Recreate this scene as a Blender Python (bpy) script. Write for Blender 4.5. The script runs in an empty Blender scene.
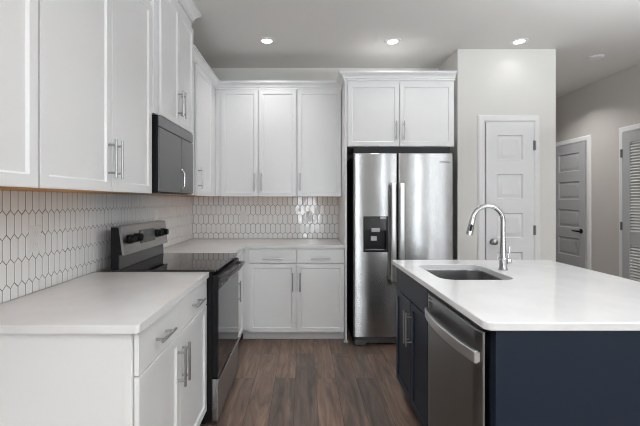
import bpy, bmesh, math, random
from mathutils import Vector, Matrix
random.seed(7)
C = bpy.context.scene
PI = math.pi
COL = C.collection

# ------------------------------------------------------------------ camera
cam_d = bpy.data.cameras.new('camera')
cam = bpy.data.objects.new('camera', cam_d)
COL.objects.link(cam)
cam.location = (0, 0, 1.32)
cam.rotation_euler = (PI / 2, 0, 0)
cam_d.sensor_width = 36.0
cam_d.lens = 378.0 * 36.0 / 640.0
cam_d.shift_x = (320 - 303.5) / 640.0
cam_d.shift_y = -(213 - 200.7) / 640.0
cam_d.clip_start = 0.02
C.camera = cam

# ------------------------------------------------------------------ world, daylight, exposure
C.view_settings.view_transform = 'Standard'
C.view_settings.look = 'None'
C.view_settings.gamma = 1.0
C.view_settings.use_curve_mapping = False
C.view_settings.exposure = -0.08
try:
    C.cycles.use_denoising = True
    C.cycles.filter_width = 1.05
    C.cycles.max_bounces = 12
    C.cycles.diffuse_bounces = 8
    C.cycles.glossy_bounces = 6
    C.cycles.caustics_reflective = False
    C.cycles.caustics_refractive = False
    C.cycles.sample_clamp_indirect = 8.0
except Exception:
    pass
world = bpy.data.worlds.new('daylight_sky')
C.world = world
world.use_nodes = True
wn = world.node_tree.nodes
bg = wn['Background']
bg.inputs['Color'].default_value = (0.86, 0.93, 1.0, 1)
bg.inputs['Strength'].default_value = 2.0


def area(name, loc, rot, sx, sy, power, color=(1, 1, 1), spread=180):
    d = bpy.data.lights.new(name, 'AREA')
    d.shape = 'RECTANGLE'
    d.size, d.size_y = sx, sy
    d.energy = power
    d.color = color
    d.spread = math.radians(spread)
    o = bpy.data.objects.new(name, d)
    o.location = loc
    o.rotation_euler = rot
    COL.objects.link(o)
    return o


# windows of the living room behind the camera: x0, x1, z0, z1 in the rear wall (Y = REAR)
REAR = -4.6
WIN = [(-0.05, 0.40, 0.30, 2.35), (2.75, 3.10, 0.06, 2.35)]
WPOW = [40, 32]
for (a, b, c, d), p in zip(WIN, WPOW):
    area('window_daylight', ((a + b) / 2, REAR + 0.02, (c + d) / 2), (PI / 2, 0, 0), b - a - 0.08, d - c - 0.08, p, (0.87, 0.94, 1.0))
# windows in the right-hand wall of the living room: y0, y1, z0, z1
RX = 3.57
RWIN = [(-4.0, -2.6, 0.06, 2.35), (-2.1, -0.7, 0.45, 2.35)]
for (a, b, c, d), p in zip(RWIN, (19, 19)):
    area('window_daylight', (RX - 0.02, (a + b) / 2, (c + d) / 2), (0, PI / 2, 0), d - c - 0.08, b - a - 0.08, p, (0.87, 0.94, 1.0))
FILL_LAMPS = [(0.1, 1.1), (2.0, 1.1), (-0.1, -0.8), (2.0, -0.8), (0.0, -2.7), (2.0, -2.7)]
FILL_W = 5.0    # unseen recessed lamps added as fill over the island and living room
HALL_W = 9.0      # recessed lamp in the hall behind the pantry
FILL_UPLIGHTS = [(2.45, 1.25, 70), (-0.75, -1.3, 135), (3.05, -2.35, 125)]
  # unseen floor lamps, added to brighten the ceiling
KITCHEN_W = 2.8  # the three recessed lamps in view

# ------------------------------------------------------------------ materials
def principled(name, color, rough=0.5, metal=0.0, spec=0.5, coat=0.0):
    m = bpy.data.materials.new(name)
    m.use_nodes = True
    b = m.node_tree.nodes['Principled BSDF']
    b.inputs['Base Color'].default_value = (*color, 1)
    b.inputs['Roughness'].default_value = rough
    b.inputs['Metallic'].default_value = metal
    b.inputs['Specular IOR Level'].default_value = spec
    b.inputs['Coat Weight'].default_value = coat
    return m


def nodes(m):
    return m.node_tree.nodes, m.node_tree.links, m.node_tree.nodes['Principled BSDF']


def add_noise_bump(m, scale, strength, dist=0.002, stretch=(1, 1, 1), detail=2.0):
    n, l, b = nodes(m)
    tc = n.new('ShaderNodeTexCoord')
    mp = n.new('ShaderNodeMapping')
    mp.inputs['Scale'].default_value = stretch
    nz = n.new('ShaderNodeTexNoise')
    nz.inputs['Scale'].default_value = scale
    nz.inputs['Detail'].default_value = detail
    bp = n.new('ShaderNodeBump')
    bp.inputs['Strength'].default_value = strength
    bp.inputs['Distance'].default_value = dist
    l.new(tc.outputs['Object'], mp.inputs['Vector'])
    l.new(mp.outputs['Vector'], nz.inputs['Vector'])
    l.new(nz.outputs['Fac'], bp.inputs['Height'])
    l.new(bp.outputs['Normal'], b.inputs['Normal'])
    return nz


def mottled(m, c1, c2, scale, detail=4.0, stretch=(1, 1, 1)):
    n, l, b = nodes(m)
    tc = n.new('ShaderNodeTexCoord')
    mp = n.new('ShaderNodeMapping')
    mp.inputs['Scale'].default_value = stretch
    nz = n.new('ShaderNodeTexNoise')
    nz.inputs['Scale'].default_value = scale
    nz.inputs['Detail'].default_value = detail
    cr = n.new('ShaderNodeValToRGB')
    cr.color_ramp.elements[0].color = (*c1, 1)
    cr.color_ramp.elements[1].color = (*c2, 1)
    cr.color_ramp.elements[0].position = 0.35
    cr.color_ramp.elements[1].position = 0.65
    l.new(tc.outputs['Object'], mp.inputs['Vector'])
    l.new(mp.outputs['Vector'], nz.inputs['Vector'])
    l.new(nz.outputs['Fac'], cr.inputs['Fac'])
    l.new(cr.outputs['Color'], b.inputs['Base Color'])


M = {}
M['cab'] = principled('white_cabinet_paint', (0.78, 0.785, 0.79), 0.28)
add_noise_bump(M['cab'], 90, 0.03, 0.001)
M['cab_in'] = principled('white_cabinet_carcass', (0.72, 0.725, 0.735), 0.4)
add_noise_bump(M['cab_in'], 90, 0.03, 0.001)
M['maple'] = principled('maple_plywood_underside', (0.62, 0.33, 0.11), 0.5)
mottled(M['maple'], (0.50, 0.20, 0.012), (0.58, 0.25, 0.02), 12, 4, (8, 1, 1))
M['navy'] = principled('navy_cabinet_paint', (0.011, 0.018, 0.031), 0.38, 0.0, 0.22)
add_noise_bump(M['navy'], 90, 0.04, 0.001)
M['quartz'] = principled('white_quartz', (0.74, 0.74, 0.745), 0.08)
mottled(M['quartz'], (0.71, 0.71, 0.715), (0.76, 0.76, 0.765), 6, 8)
M['tile'] = principled('glossy_white_tile', (0.83, 0.835, 0.84), 0.09)
add_noise_bump(M['tile'], 22, 0.25, 0.004, detail=1.0)
M['grout'] = principled('grey_grout', (0.10, 0.10, 0.102), 0.9)
add_noise_bump(M['grout'], 200, 0.2)
M['wall'] = principled('warm_white_wall_paint', (0.66, 0.65, 0.625), 0.75)
add_noise_bump(M['wall'], 160, 0.06, 0.001)
M['wall_hall'] = principled('shaded_wall_paint', (0.52, 0.495, 0.47), 0.75)  # same paint as the other walls, darkened for the weaker hall light
add_noise_bump(M['wall_hall'], 160, 0.06, 0.001)
M['ceil'] = principled('ceiling_paint', (0.70, 0.685, 0.665), 0.85)
add_noise_bump(M['ceil'], 120, 0.08, 0.001)
M['trim'] = principled('white_trim_paint', (0.74, 0.74, 0.745), 0.35)
add_noise_bump(M['trim'], 100, 0.03, 0.001)
M['door_white'] = principled('white_door_paint', (0.70, 0.705, 0.715), 0.4)
add_noise_bump(M['door_white'], 100, 0.04, 0.001)
M['door_grey'] = principled('grey_door_paint', (0.42, 0.425, 0.435), 0.4)
add_noise_bump(M['door_grey'], 100, 0.04, 0.001)
M['nickel'] = principled('brushed_nickel', (0.40, 0.40, 0.40), 0.30, 1.0)
add_noise_bump(M['nickel'], 300, 0.05, 0.0005)
M['chrome'] = principled('polished_chrome', (0.47, 0.47, 0.475), 0.10, 1.0)
add_noise_bump(M['chrome'], 30, 0.01, 0.0005)
M['hinge'] = principled('aged_nickel_hinge', (0.22, 0.22, 0.22), 0.4, 1.0)
add_noise_bump(M['hinge'], 300, 0.05, 0.0005)
M['black_plastic'] = principled('black_plastic', (0.008, 0.008, 0.009), 0.35, 0.0, 0.25)
add_noise_bump(M['black_plastic'], 250, 0.05, 0.0005)
M['black_body'] = principled('black_appliance_enamel', (0.008, 0.008, 0.009), 0.45, 0.0, 0.18)
add_noise_bump(M['black_body'], 200, 0.08, 0.0005)
M['glass_black'] = principled('black_ceramic_glass', (0.010, 0.010, 0.011), 0.04, 0.0, 0.7)
add_noise_bump(M['glass_black'], 4, 0.01, 0.0005)
M['grey_plastic'] = principled('light_grey_plastic', (0.45, 0.45, 0.46), 0.4)
add_noise_bump(M['grey_plastic'], 200, 0.05, 0.0005)
M['dark_grey'] = principled('dark_grey_panel', (0.08, 0.08, 0.082), 0.25)
add_noise_bump(M['dark_grey'], 200, 0.05, 0.0005)
M['plate'] = principled('white_outlet_plastic', (0.74, 0.74, 0.74), 0.3)
add_noise_bump(M['plate'], 200, 0.03, 0.0005)
M['slot'] = principled('outlet_slot_dark', (0.5, 0.5, 0.5), 0.6)
add_noise_bump(M['slot'], 200, 0.03, 0.0005)


def stainless(name, col, rough, wav, aniso=0.85):
    m = principled(name, col, rough, 1.0)
    n, l, b = nodes(m)
    b.inputs['Anisotropic'].default_value = aniso
    tg = n.new('ShaderNodeCombineXYZ')
    tg.inputs['Z'].default_value = 1.0
    l.new(tg.outputs['Vector'], b.inputs['Tangent'])
    tc = n.new('ShaderNodeTexCoord')
    mp = n.new('ShaderNodeMapping')
    mp.inputs['Scale'].default_value = (1, 1, 1)
    nz = n.new('ShaderNodeTexNoise')
    nz.inputs['Scale'].default_value = 3.2
    nz.inputs['Detail'].default_value = 0.5
    bp = n.new('ShaderNodeBump')
    bp.inputs['Strength'].default_value = wav
    bp.inputs['Distance'].default_value = 0.02
    # fine horizontal brushing
    mp2 = n.new('ShaderNodeMapping')
    mp2.inputs['Scale'].default_value = (3, 3, 900)
    nz2 = n.new('ShaderNodeTexNoise')
    nz2.inputs['Scale'].default_value = 1.0
    nz2.inputs['Detail'].default_value = 2.0
    bp2 = n.new('ShaderNodeBump')
    bp2.inputs['Strength'].default_value = 0.015
    bp2.inputs['Distance'].default_value = 0.0006
    l.new(tc.outputs['Object'], mp.inputs['Vector'])
    l.new(mp.outputs['Vector'], nz.inputs['Vector'])
    l.new(nz.outputs['Fac'], bp.inputs['Height'])
    l.new(tc.outputs['Object'], mp2.inputs['Vector'])
    l.new(mp2.outputs['Vector'], nz2.inputs['Vector'])
    l.new(nz2.outputs['Fac'], bp2.inputs['Height'])
    l.new(bp.outputs['Normal'], bp2.inputs['Normal'])
    l.new(bp2.outputs['Normal'], b.inputs['Normal'])
    return m


M['steel'] = stainless('brushed_stainless', (0.40, 0.40, 0.40), 0.27, 0.25, 0.99)
M['steel_dark'] = stainless('dark_stainless', (0.15, 0.15, 0.153), 0.30, 0.03)
M['steel_panel'] = stainless('stainless_panel', (0.25, 0.25, 0.25), 0.30, 0.03)
M['handle_steel'] = principled('satin_handle_steel', (0.66, 0.66, 0.66), 0.35, 1.0)
add_noise_bump(M['handle_steel'], 300, 0.05, 0.0005)
M['gloss_black'] = principled('gloss_black_panel', (0.016, 0.016, 0.017), 0.15)
add_noise_bump(M['gloss_black'], 20, 0.02, 0.0005)
M['steel_sink'] = principled('satin_sink_steel', (0.38, 0.38, 0.38), 0.27, 1.0)
add_noise_bump(M['steel_sink'], 6, 0.02, 0.002)


def emission(name, col, strength):
    m = bpy.data.materials.new(name)
    m.use_nodes = True
    b = m.node_tree.nodes['Principled BSDF']
    b.inputs['Base Color'].default_value = (*col, 1)
    b.inputs['Emission Color'].default_value = (*col, 1)
    b.inputs['Emission Strength'].default_value = strength
    return m


M['lamp'] = emission('lamp_diffuser', (1, 0.99, 0.97), 5.0)
M['glass'] = principled('window_glass', (1, 1, 1), 0.0)
M['glass'].node_tree.nodes['Principled BSDF'].inputs['Transmission Weight'].default_value = 1.0


def floor_mat():
    m = principled('dark_oak_plank_floor', (0.1, 0.07, 0.06), 0.38)
    n, l, b = nodes(m)
    tc = n.new('ShaderNodeTexCoord')
    mp = n.new('ShaderNodeMapping')
    mp.inputs['Rotation'].default_value = (0, 0, PI / 2)
    mp.inputs['Location'].default_value = (0.37, 0.06, 0)
    br = n.new('ShaderNodeTexBrick')
    br.offset = 0.37
    br.inputs['Color1'].default_value = (0.0, 0.0, 0.0, 1)
    br.inputs['Color2'].default_value = (1, 1, 1, 1)
    br.inputs['Mortar'].default_value = (0.5, 0.5, 0.5, 1)
    br.inputs['Scale'].default_value = 1.0
    br.inputs['Mortar Size'].default_value = 0.0012
    br.inputs['Mortar Smooth'].default_value = 0.1
    br.inputs['Brick Width'].default_value = 1.22
    br.inputs['Row Height'].default_value = 0.15
    l.new(tc.outputs['Object'], mp.inputs['Vector'])
    l.new(mp.outputs['Vector'], br.inputs['Vector'])
    # grain runs along the plank, and shifts plank by plank
    mp2 = n.new('ShaderNodeMapping')
    mp2.inputs['Scale'].default_value = (10, 1.2, 1)
    addv = n.new('ShaderNodeVectorMath')
    addv.operation = 'ADD'
    sc = n.new('ShaderNodeVectorMath')
    sc.operation = 'SCALE'
    sc.inputs['Scale'].default_value = 7.0
    l.new(br.outputs['Color'], sc.inputs[0])
    l.new(tc.outputs['Object'], mp2.inputs['Vector'])
    l.new(mp2.outputs['Vector'], addv.inputs[0])
    l.new(sc.outputs['Vector'], addv.inputs[1])
    gr = n.new('ShaderNodeTexNoise')
    gr.inputs['Scale'].default_value = 1.6
    gr.inputs['Detail'].default_value = 8.0
    gr.inputs['Roughness'].default_value = 0.62
    gr.inputs['Distortion'].default_value = 1.1
    l.new(addv.outputs['Vector'], gr.inputs['Vector'])
    ramp = n.new('ShaderNodeValToRGB')
    e = ramp.color_ramp.elements
    e[0].position = 0.28
    e[0].color = (0.058, 0.044, 0.038, 1)
    e[1].position = 0.74
    e[1].color = (0.29, 0.20, 0.15, 1)
    mid = ramp.color_ramp.elements.new(0.5)
    mid.color = (0.155, 0.110, 0.088, 1)
    l.new(gr.outputs['Fac'], ramp.inputs['Fac'])
    # plank to plank tone
    tone = n.new('ShaderNodeValToRGB')
    tone.color_ramp.elements[0].color = (0.78, 0.80, 0.84, 1)
    tone.color_ramp.elements[1].color = (1.30, 1.22, 1.14, 1)
    l.new(br.outputs['Color'], tone.inputs['Fac'])
    mul = n.new('ShaderNodeMix')
    mul.data_type = 'RGBA'
    mul.blend_type = 'MULTIPLY'
    mul.inputs[0].default_value = 1.0
    l.new(ramp.outputs['Color'], mul.inputs[6])
    l.new(tone.outputs['Color'], mul.inputs[7])
    seam = n.new('ShaderNodeMix')
    seam.data_type = 'RGBA'
    l.new(br.outputs['Fac'], seam.inputs[0])
    l.new(mul.outputs[2], seam.inputs[6])
    seam.inputs[7].default_value = (0.012, 0.009, 0.008, 1)
    l.new(seam.outputs[2], b.inputs['Base Color'])
    bp = n.new('ShaderNodeBump')
    bp.inputs['Strength'].default_value = 0.12
    bp.inputs['Distance'].default_value = 0.003
    l.new(gr.outputs['Fac'], bp.inputs['Height'])
    l.new(bp.outputs['Normal'], b.inputs['Normal'])
    return m


M['floor'] = floor_mat()

# ------------------------------------------------------------------ mesh helpers
def box(bm, x0, x1, y0, y1, z0, z1, bev=0.0, seg=2):
    r = bmesh.ops.create_cube(bm, size=1.0)
    vs = r['verts']
    for v in vs:
        v.co = Vector((x0 + (v.co.x + 0.5) * (x1 - x0), y0 + (v.co.y + 0.5) * (y1 - y0), z0 + (v.co.z + 0.5) * (z1 - z0)))
    if bev > 0:
        es = list({e for v in vs for e in v.link_edges})
        bmesh.ops.bevel(bm, geom=es, offset=bev, segments=seg, affect='EDGES', profile=0.5)


def ring_frame(d):
    d = d.normalized()
    a = Vector((0, 0, 1)) if abs(d.z) < 0.9 else Vector((1, 0, 0))
    u = d.cross(a).normalized()
    return u, d.cross(u).normalized()


def tube(bm, pts, r, seg=14, cap=True):
    pts = [Vector(p) for p in pts]
    if not isinstance(r, (list, tuple)):
        r = [r] * len(pts)
    rings = []
    u = None
    for i, p in enumerate(pts):
        if i == 0:
            d = pts[1] - p
        elif i == len(pts) - 1:
            d = p - pts[i - 1]
        else:
            d = (pts[i + 1] - p).normalized() + (p - pts[i - 1]).normalized()
        d.normalize()
        if u is None:
            u, w = ring_frame(d)
        else:
            u = (u - d * u.dot(d)).normalized()
            w = d.cross(u).normalized()
        rings.append([bm.verts.new(p + (u * math.cos(2 * PI * k / seg) + w * math.sin(2 * PI * k / seg)) * r[i]) for k in range(seg)])
    for a, b in zip(rings, rings[1:]):
        for k in range(seg):
            bm.faces.new((a[k], a[(k + 1) % seg], b[(k + 1) % seg], b[k]))
    if cap:
        bm.faces.new(list(reversed(rings[0])))
        bm.faces.new(rings[-1])


def cyl(bm, p0, p1, r0, r1=None, seg=20, ch=0.0):
    r1 = r0 if r1 is None else r1
    p0, p1 = Vector(p0), Vector(p1)
    d = (p1 - p0).normalized()
    if ch > 0:
        tube(bm, [p0, p0 + d * ch, p1 - d * ch, p1], [r0 - ch, r0, r1, r1 - ch], seg)
    else:
        tube(bm, [p0, p1], [r0, r1], seg)


def prism(bm, poly, z0, z1, bev=0.0, seg=2):
    lo = [bm.verts.new((x, y, z0)) for x, y in poly]
    hi = [bm.verts.new((x, y, z1)) for x, y in poly]
    n = len(poly)
    fs = [bm.faces.new(list(reversed(lo))), bm.faces.new(hi)]
    for k in range(n):
        fs.append(bm.faces.new((lo[k], lo[(k + 1) % n], hi[(k + 1) % n], hi[k])))
    if bev > 0:
        es = [e for f in fs[:2] for e in f.edges]
        bmesh.ops.bevel(bm, geom=list(set(es)), offset=bev, segments=seg, affect='EDGES', profile=0.5)


def rounded(poly, radii, n=6):
    """round the corners of a plan polygon"""
    out = []
    m = len(poly)
    for i in range(m):
        p = Vector(poly[i]).to_2d()
        r = radii[i] if isinstance(radii, (list, tuple)) else radii
        if r <= 0:
            out.append(tuple(p))
            continue
        a = (Vector(poly[i - 1]).to_2d() - p).normalized()
        b = (Vector(poly[(i + 1) % m]).to_2d() - p).normalized()
        ang = a.angle(b)
        t = r / math.tan(ang / 2)
        c = p + (a + b).normalized() * (r / math.sin(ang / 2))
        s, e = p + a * t - c, p + b * t - c
        a0, a1 = math.atan2(s.y, s.x), math.atan2(e.y, e.x)
        da = (a1 - a0 + PI) % (2 * PI) - PI
        for k in range(n + 1):
            q = a0 + da * k / n
            out.append((c.x + r * math.cos(q), c.y + r * math.sin(q)))
    return out


def sweep(bm, path, profile):
    """profile of (out, z) pairs swept along a plan path; out is to the right of travel, corners mitred"""
    P = [Vector(p).to_2d() for p in path]
    rings = []
    for i, p in enumerate(P):
        ns = []
        if i > 0:
            d = (p - P[i - 1]).normalized()
            ns.append(Vector((d.y, -d.x)))
        if i < len(P) - 1:
            d = (P[i + 1] - p).normalized()
            ns.append(Vector((d.y, -d.x)))
        if len(ns) == 2:
            mvec = (ns[0] + ns[1])
            mvec = mvec / mvec.dot(ns[0])
        else:
            mvec = ns[0]
        rings.append([bm.verts.new((p.x + mvec.x * o, p.y + mvec.y * o, z)) for o, z in profile])
    k = len(profile)
    for a, b in zip(rings, rings[1:]):
        for j in range(k):
            bm.faces.new((a[j], a[(j + 1) % k], b[(j + 1) % k], b[j]))
    bm.faces.new(rings[0])
    bm.faces.new(list(reversed(rings[-1])))


def finish(name, bm, mat, parent=None, loc=None, angle=32):
    bmesh.ops.recalc_face_normals(bm, faces=bm.faces[:])
    me = bpy.data.meshes.new(name)
    bm.to_mesh(me)
    bm.free()
    mats = mat if isinstance(mat, (list, tuple)) else [mat]
    for m in mats:
        me.materials.append(m)
    for p in me.polygons:
        p.use_smooth = True
    me.set_sharp_from_angle(angle=math.radians(angle))
    o = bpy.data.objects.new(name, me)
    COL.objects.link(o)
    wnm = o.modifiers.new('weighted_normals', 'WEIGHTED_NORMAL')
    wnm.keep_sharp = True
    wnm.weight = 80
    if parent:
        o.parent = parent
    if loc:
        o.location = loc
    return o


def shift(bm, v):
    for x in bm.verts:
        x.co += Vector(v)


def mesh(name, fn, mat, parent=None, origin=(0, 0, 0), angle=32):
    """fn draws in the parent's coordinates (plus origin offset removed)"""
    bm = bmesh.new()
    fn(bm)
    if any(origin):
        shift(bm, (-origin[0], -origin[1], -origin[2]))
    return finish(name, bm, mat, parent, origin if any(origin) else None, angle)


def thing(name, label, cat, loc=(0, 0, 0), rz=0.0, group=None):
    o = bpy.data.objects.new(name, None)
    o.empty_display_size = 0.1
    o.location = loc
    o.rotation_euler = (0, 0, rz)
    COL.objects.link(o)
    o['label'] = label
    o['category'] = cat
    if group:
        o['group'] = group
    return o


def tag(o, label, cat, group=None):
    o['label'] = label
    o['category'] = cat
    if group:
        o['group'] = group
    return o


def struct(name, fn, mat, parent=None):
    o = mesh(name, fn, mat, parent)
    if parent is None:
        o['kind'] = 'structure'
    return o


def dup(root, loc, label, group=None, rz=None):
    r = root.copy()
    COL.objects.link(r)
    r.location = loc
    r['label'] = label
    if group:
        r['group'] = group
    if rz is not None:
        r.rotation_euler = (0, 0, rz)
    for ch in list(root.children):
        c = ch.copy()
        COL.objects.link(c)
        c.parent = r
        for g in list(ch.children):
            d = g.copy()
            COL.objects.link(d)
            d.parent = c
    return r


# ------------------------------------------------------------------ room
LX, BY, H = -1.225, 4.15, 2.775          # left wall, kitchen back wall, ceiling height
PX0, PX1, PY = 1.475, 2.418, 3.62         # pantry block
HY = 6.6                                  # hall wall, end of the hall
T = 0.12
struct('floor', lambda b: box(b, LX - T, RX + T, REAR - T, HY + T, -0.1, 0), M['floor'])
struct('ceiling', lambda b: box(b, LX - T, RX + T, REAR - T, HY + T, H, H + 0.1), M['ceil'])
wall_left = struct('wall_left', lambda b: box(b, LX - T, LX, REAR - T, BY + T, 0, H), M['wall'])
wall_back = struct('wall_back', lambda b: box(b, LX, PX0, BY, BY + T, 0, H), M['wall'])
struct('wall_pantry', lambda b: box(b, PX0, PX1, PY, HY, 0, H, 0.004), M['wall'])


def right_wall(b):
    ys = sorted([REAR - T, HY + T] + [v for w in RWIN for v in w[:2]])
    for a, c in zip(ys, ys[1:]):
        w = [w for w in RWIN if w[0] == a and w[1] == c]
        if w:
            box(b, RX, RX + T, a, c, 0, w[0][2])
            box(b, RX, RX + T, a, c, w[0][3], H)
        else:
            box(b, RX, RX + T, a, c, 0, H)


struct('wall_right', right_wall, M['wall_hall'])
struct('wall_hall', lambda b: box(b, PX1, RX, HY, HY + T, 0, H), M['wall_hall'])


def rear(b):
    xs = sorted([LX, RX] + [v for w in WIN for v in w[:2]])
    for i in range(len(xs) - 1):
        a, c = xs[i], xs[i + 1]
        w = [w for w in WIN if w[0] == a and w[1] == c]
        if w:
            box(b, a, c, REAR - T, REAR, 0, w[0][2])
            box(b, a, c, REAR - T, REAR, w[0][3], H)
        else:
            box(b, a, c, REAR - T, REAR, 0, H)


struct('wall_rear', rear, M['wall'])
for i, (side, (a, c, z0, z1)) in enumerate([('rear', w) for w in WIN] + [('right', w) for w in RWIN]):
    def wbox(b, u0, u1, d0, d1, zz0, zz1):
        if side == 'rear':
            box(b, u0, u1, REAR - d1, REAR - d0, zz0, zz1)
        else:
            box(b, RX + d0, RX + d1, u0, u1, zz0, zz1)

    def wf(b):
        f = 0.04
        for u0, u1, v0, v1 in ((a, a + f, z0, z1), (c - f, c, z0, z1), (a + f, c - f, z0, z0 + f), (a + f, c - f, z1 - f, z1), (a + f, c - f, (z0 + z1) / 2 - 0.02, (z0 + z1) / 2 + 0.02)):
            wbox(b, u0, u1, 0.03, 0.09, v0, v1)
    w = struct('window_%d' % (i + 1), wf, M['trim'])
    mesh('window_pane', lambda b: wbox(b, a + 0.03, c - 0.03, 0.060, 0.065, z0 + 0.03, z1 - 0.03), M['glass'], w)

BASEP = [(0, 0), (0.014, 0), (0.014, 0.08), (0.008, 0.095), (0, 0.1)]
struct('baseboard_pantry', lambda b: [sweep(b, [(PX0, PY), (1.667, PY)], BASEP), sweep(b, [(2.272, PY), (PX1, PY), (PX1, HY)], BASEP)], M['trim'])
struct('baseboard_right', lambda b: [sweep(b, [(RX, HY), (RX, 5.43)], BASEP), sweep(b, [(RX, 4.69), (RX, 4.28)], BASEP), sweep(b, [(RX, 3.49), (RX, -0.65)], BASEP)], M['trim'])


# backsplash: picket tiles, each with a bevelled glazed face, over a grout bed
def clip(poly, ax, val, keep_less):
    out = []
    for i in range(len(poly)):
        p, q = poly[i], poly[(i + 1) % len(poly)]
        ip = (p[ax] <= val) if keep_less else (p[ax] >= val)
        iq = (q[ax] <= val) if keep_less else (q[ax] >= val)
        if ip:
            out.append(p)
        if ip != iq:
            t = (val - p[ax]) / (q[ax] - p[ax])
            out.append((p[0] + t * (q[0] - p[0]), p[1] + t * (q[1] - p[1])))
    res = []
    for p in out:
        if not res or math.hypot(p[0] - res[-1][0], p[1] - res[-1][1]) > 1e-5:
            res.append(p)
    if len(res) > 1 and math.hypot(res[0][0] - res[-1][0], res[0][1] - res[-1][1]) < 1e-5:
        res.pop()
    return res


def inset_poly(poly, d):
    n = len(poly)
    A = sum(poly[i][0] * poly[(i + 1) % n][1] - poly[(i + 1) % n][0] * poly[i][1] for i in range(n))
    s = 1 if A > 0 else -1
    lines = []
    for i in range(n):
        p, q = Vector(poly[i]), Vector(poly[(i + 1) % n])
        e = (q - p).normalized()
        nn = Vector((-e.y, e.x)) * s
        lines.append((p + nn * d, e))
    out = []
    for i in range(n):
        (p, e), (q, f) = lines[i - 1], lines[i]
        cr = e.x * f.y - e.y * f.x
        if abs(cr) < 1e-6:
            out.append((q.x, q.y))
            continue
        w = q - p
        t = (w.x * f.y - w.y * f.x) / cr
        out.append((p.x + e.x * t, p.y + e.y * t))
    return out


def tiles(bm, a0, a1, z0, z1, put, phase=0.0, pw=0.0542):
    rp, amp, zz = 0.1015, 0.0205, 0.965
    r0 = int((z0 - zz) / rp) - 2
    for r in range(r0, r0 + 9):
        zc = zz + (r + 0.5) * rp
        for c in range(int((a1 - a0) / pw) + 3):
            ac = a0 + phase + (c - 1 + (0.5 if r % 2 else 0.0)) * pw
            hw, hs, ht = pw / 2, rp / 2 - amp / 2, rp / 2 + amp / 2
            poly = [(ac - hw, zc - hs), (ac, zc - ht), (ac + hw, zc - hs), (ac + hw, zc + hs), (ac, zc + ht), (ac - hw, zc + hs)]
            poly = inset_poly(poly, 0.0016)
            for ax, v, l in ((0, a1, True), (0, a0, False), (1, z1, True), (1, z0, False)):
                if poly:
                    poly = clip(poly, ax, v, l)
            if len(poly) < 3:
                continue
            ex = max(p[0] for p in poly) - min(p[0] for p in poly)
            ez = max(p[1] for p in poly) - min(p[1] for p in poly)
            if ex < 0.008 or ez < 0.008:
                continue
            top = inset_poly(poly, 0.002)
            ta, tb = random.gauss(0, 0.007), random.gauss(0, 0.007)
            h = 0.0065
            ring0 = [bm.verts.new(put(p[0], p[1], 0.001)) for p in poly]
            ring1 = [bm.verts.new(put(p[0], p[1], h - 0.0012 + ta * (p[0] - ac) + tb * (p[1] - zc))) for p in poly]
            ring2 = [bm.verts.new(put(p[0], p[1], h + ta * (p[0] - ac) + tb * (p[1] - zc))) for p in top]
            n = len(poly)
            for A, B in ((ring0, ring1), (ring1, ring2)):
                for k in range(n):
                    bm.faces.new((A[k], A[(k + 1) % n], B[(k + 1) % n], B[k]))
            bm.faces.new(ring2)


ZT0, ZT1 = 0.9075, 1.362
gl = mesh('backsplash_grout', lambda b: box(b, LX, LX + 0.0078, 1.262, BY - 0.001, ZT0, ZT1), M['grout'], wall_left)
mesh('backsplash_tiles', lambda b: tiles(b, 1.262, BY - 0.008, ZT0, ZT1, lambda a, z, h: (LX + 0.003 + h, a, z), 0.01, 0.0425), M['tile'], wall_left, angle=20)
gb = mesh('backsplash_grout', lambda b: box(b, LX + 0.0078, 0.384, BY - 0.0078, BY, ZT0, ZT1), M['grout'], wall_back)
mesh('backsplash_tiles', lambda b: tiles(b, LX + 0.010, 0.384, ZT0, ZT1, lambda a, z, h: (a, BY - 0.003 - h, z), 0.012), M['tile'], wall_back, angle=20)


# ------------------------------------------------------------------ doors of the room
def casing(b, x0, x1, z1, w=0.066, t=0.018):
    """flat-local: wall plane y = 0, room towards -y; opening x0..x1 up to z1"""
    prof = [(0, 0), (0, -0.010), (0.012, -t), (w - 0.02, -t), (w - 0.006, -0.010), (w, -0.006), (w, 0)]

    def strip(f):
        r0 = [b.verts.new(f(o, y, 0)) for o, y in prof]
        r1 = [b.verts.new(f(o, y, 1)) for o, y in prof]
        for k in range(len(prof)):
            b.faces.new((r0[k], r0[(k + 1) % len(prof)], r1[(k + 1) % len(prof)], r1[k]))
        b.faces.new(r0)
        b.faces.new(list(reversed(r1)))
    strip(lambda o, y, e: (x0 - o, y, 0 if e == 0 else z1 + o))
    strip(lambda o, y, e: (x1 + o, y, 0 if e == 0 else z1 + o))
    strip(lambda o, y, e: (x0 - o if e == 0 else x1 + o, y, z1 + o))


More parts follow.
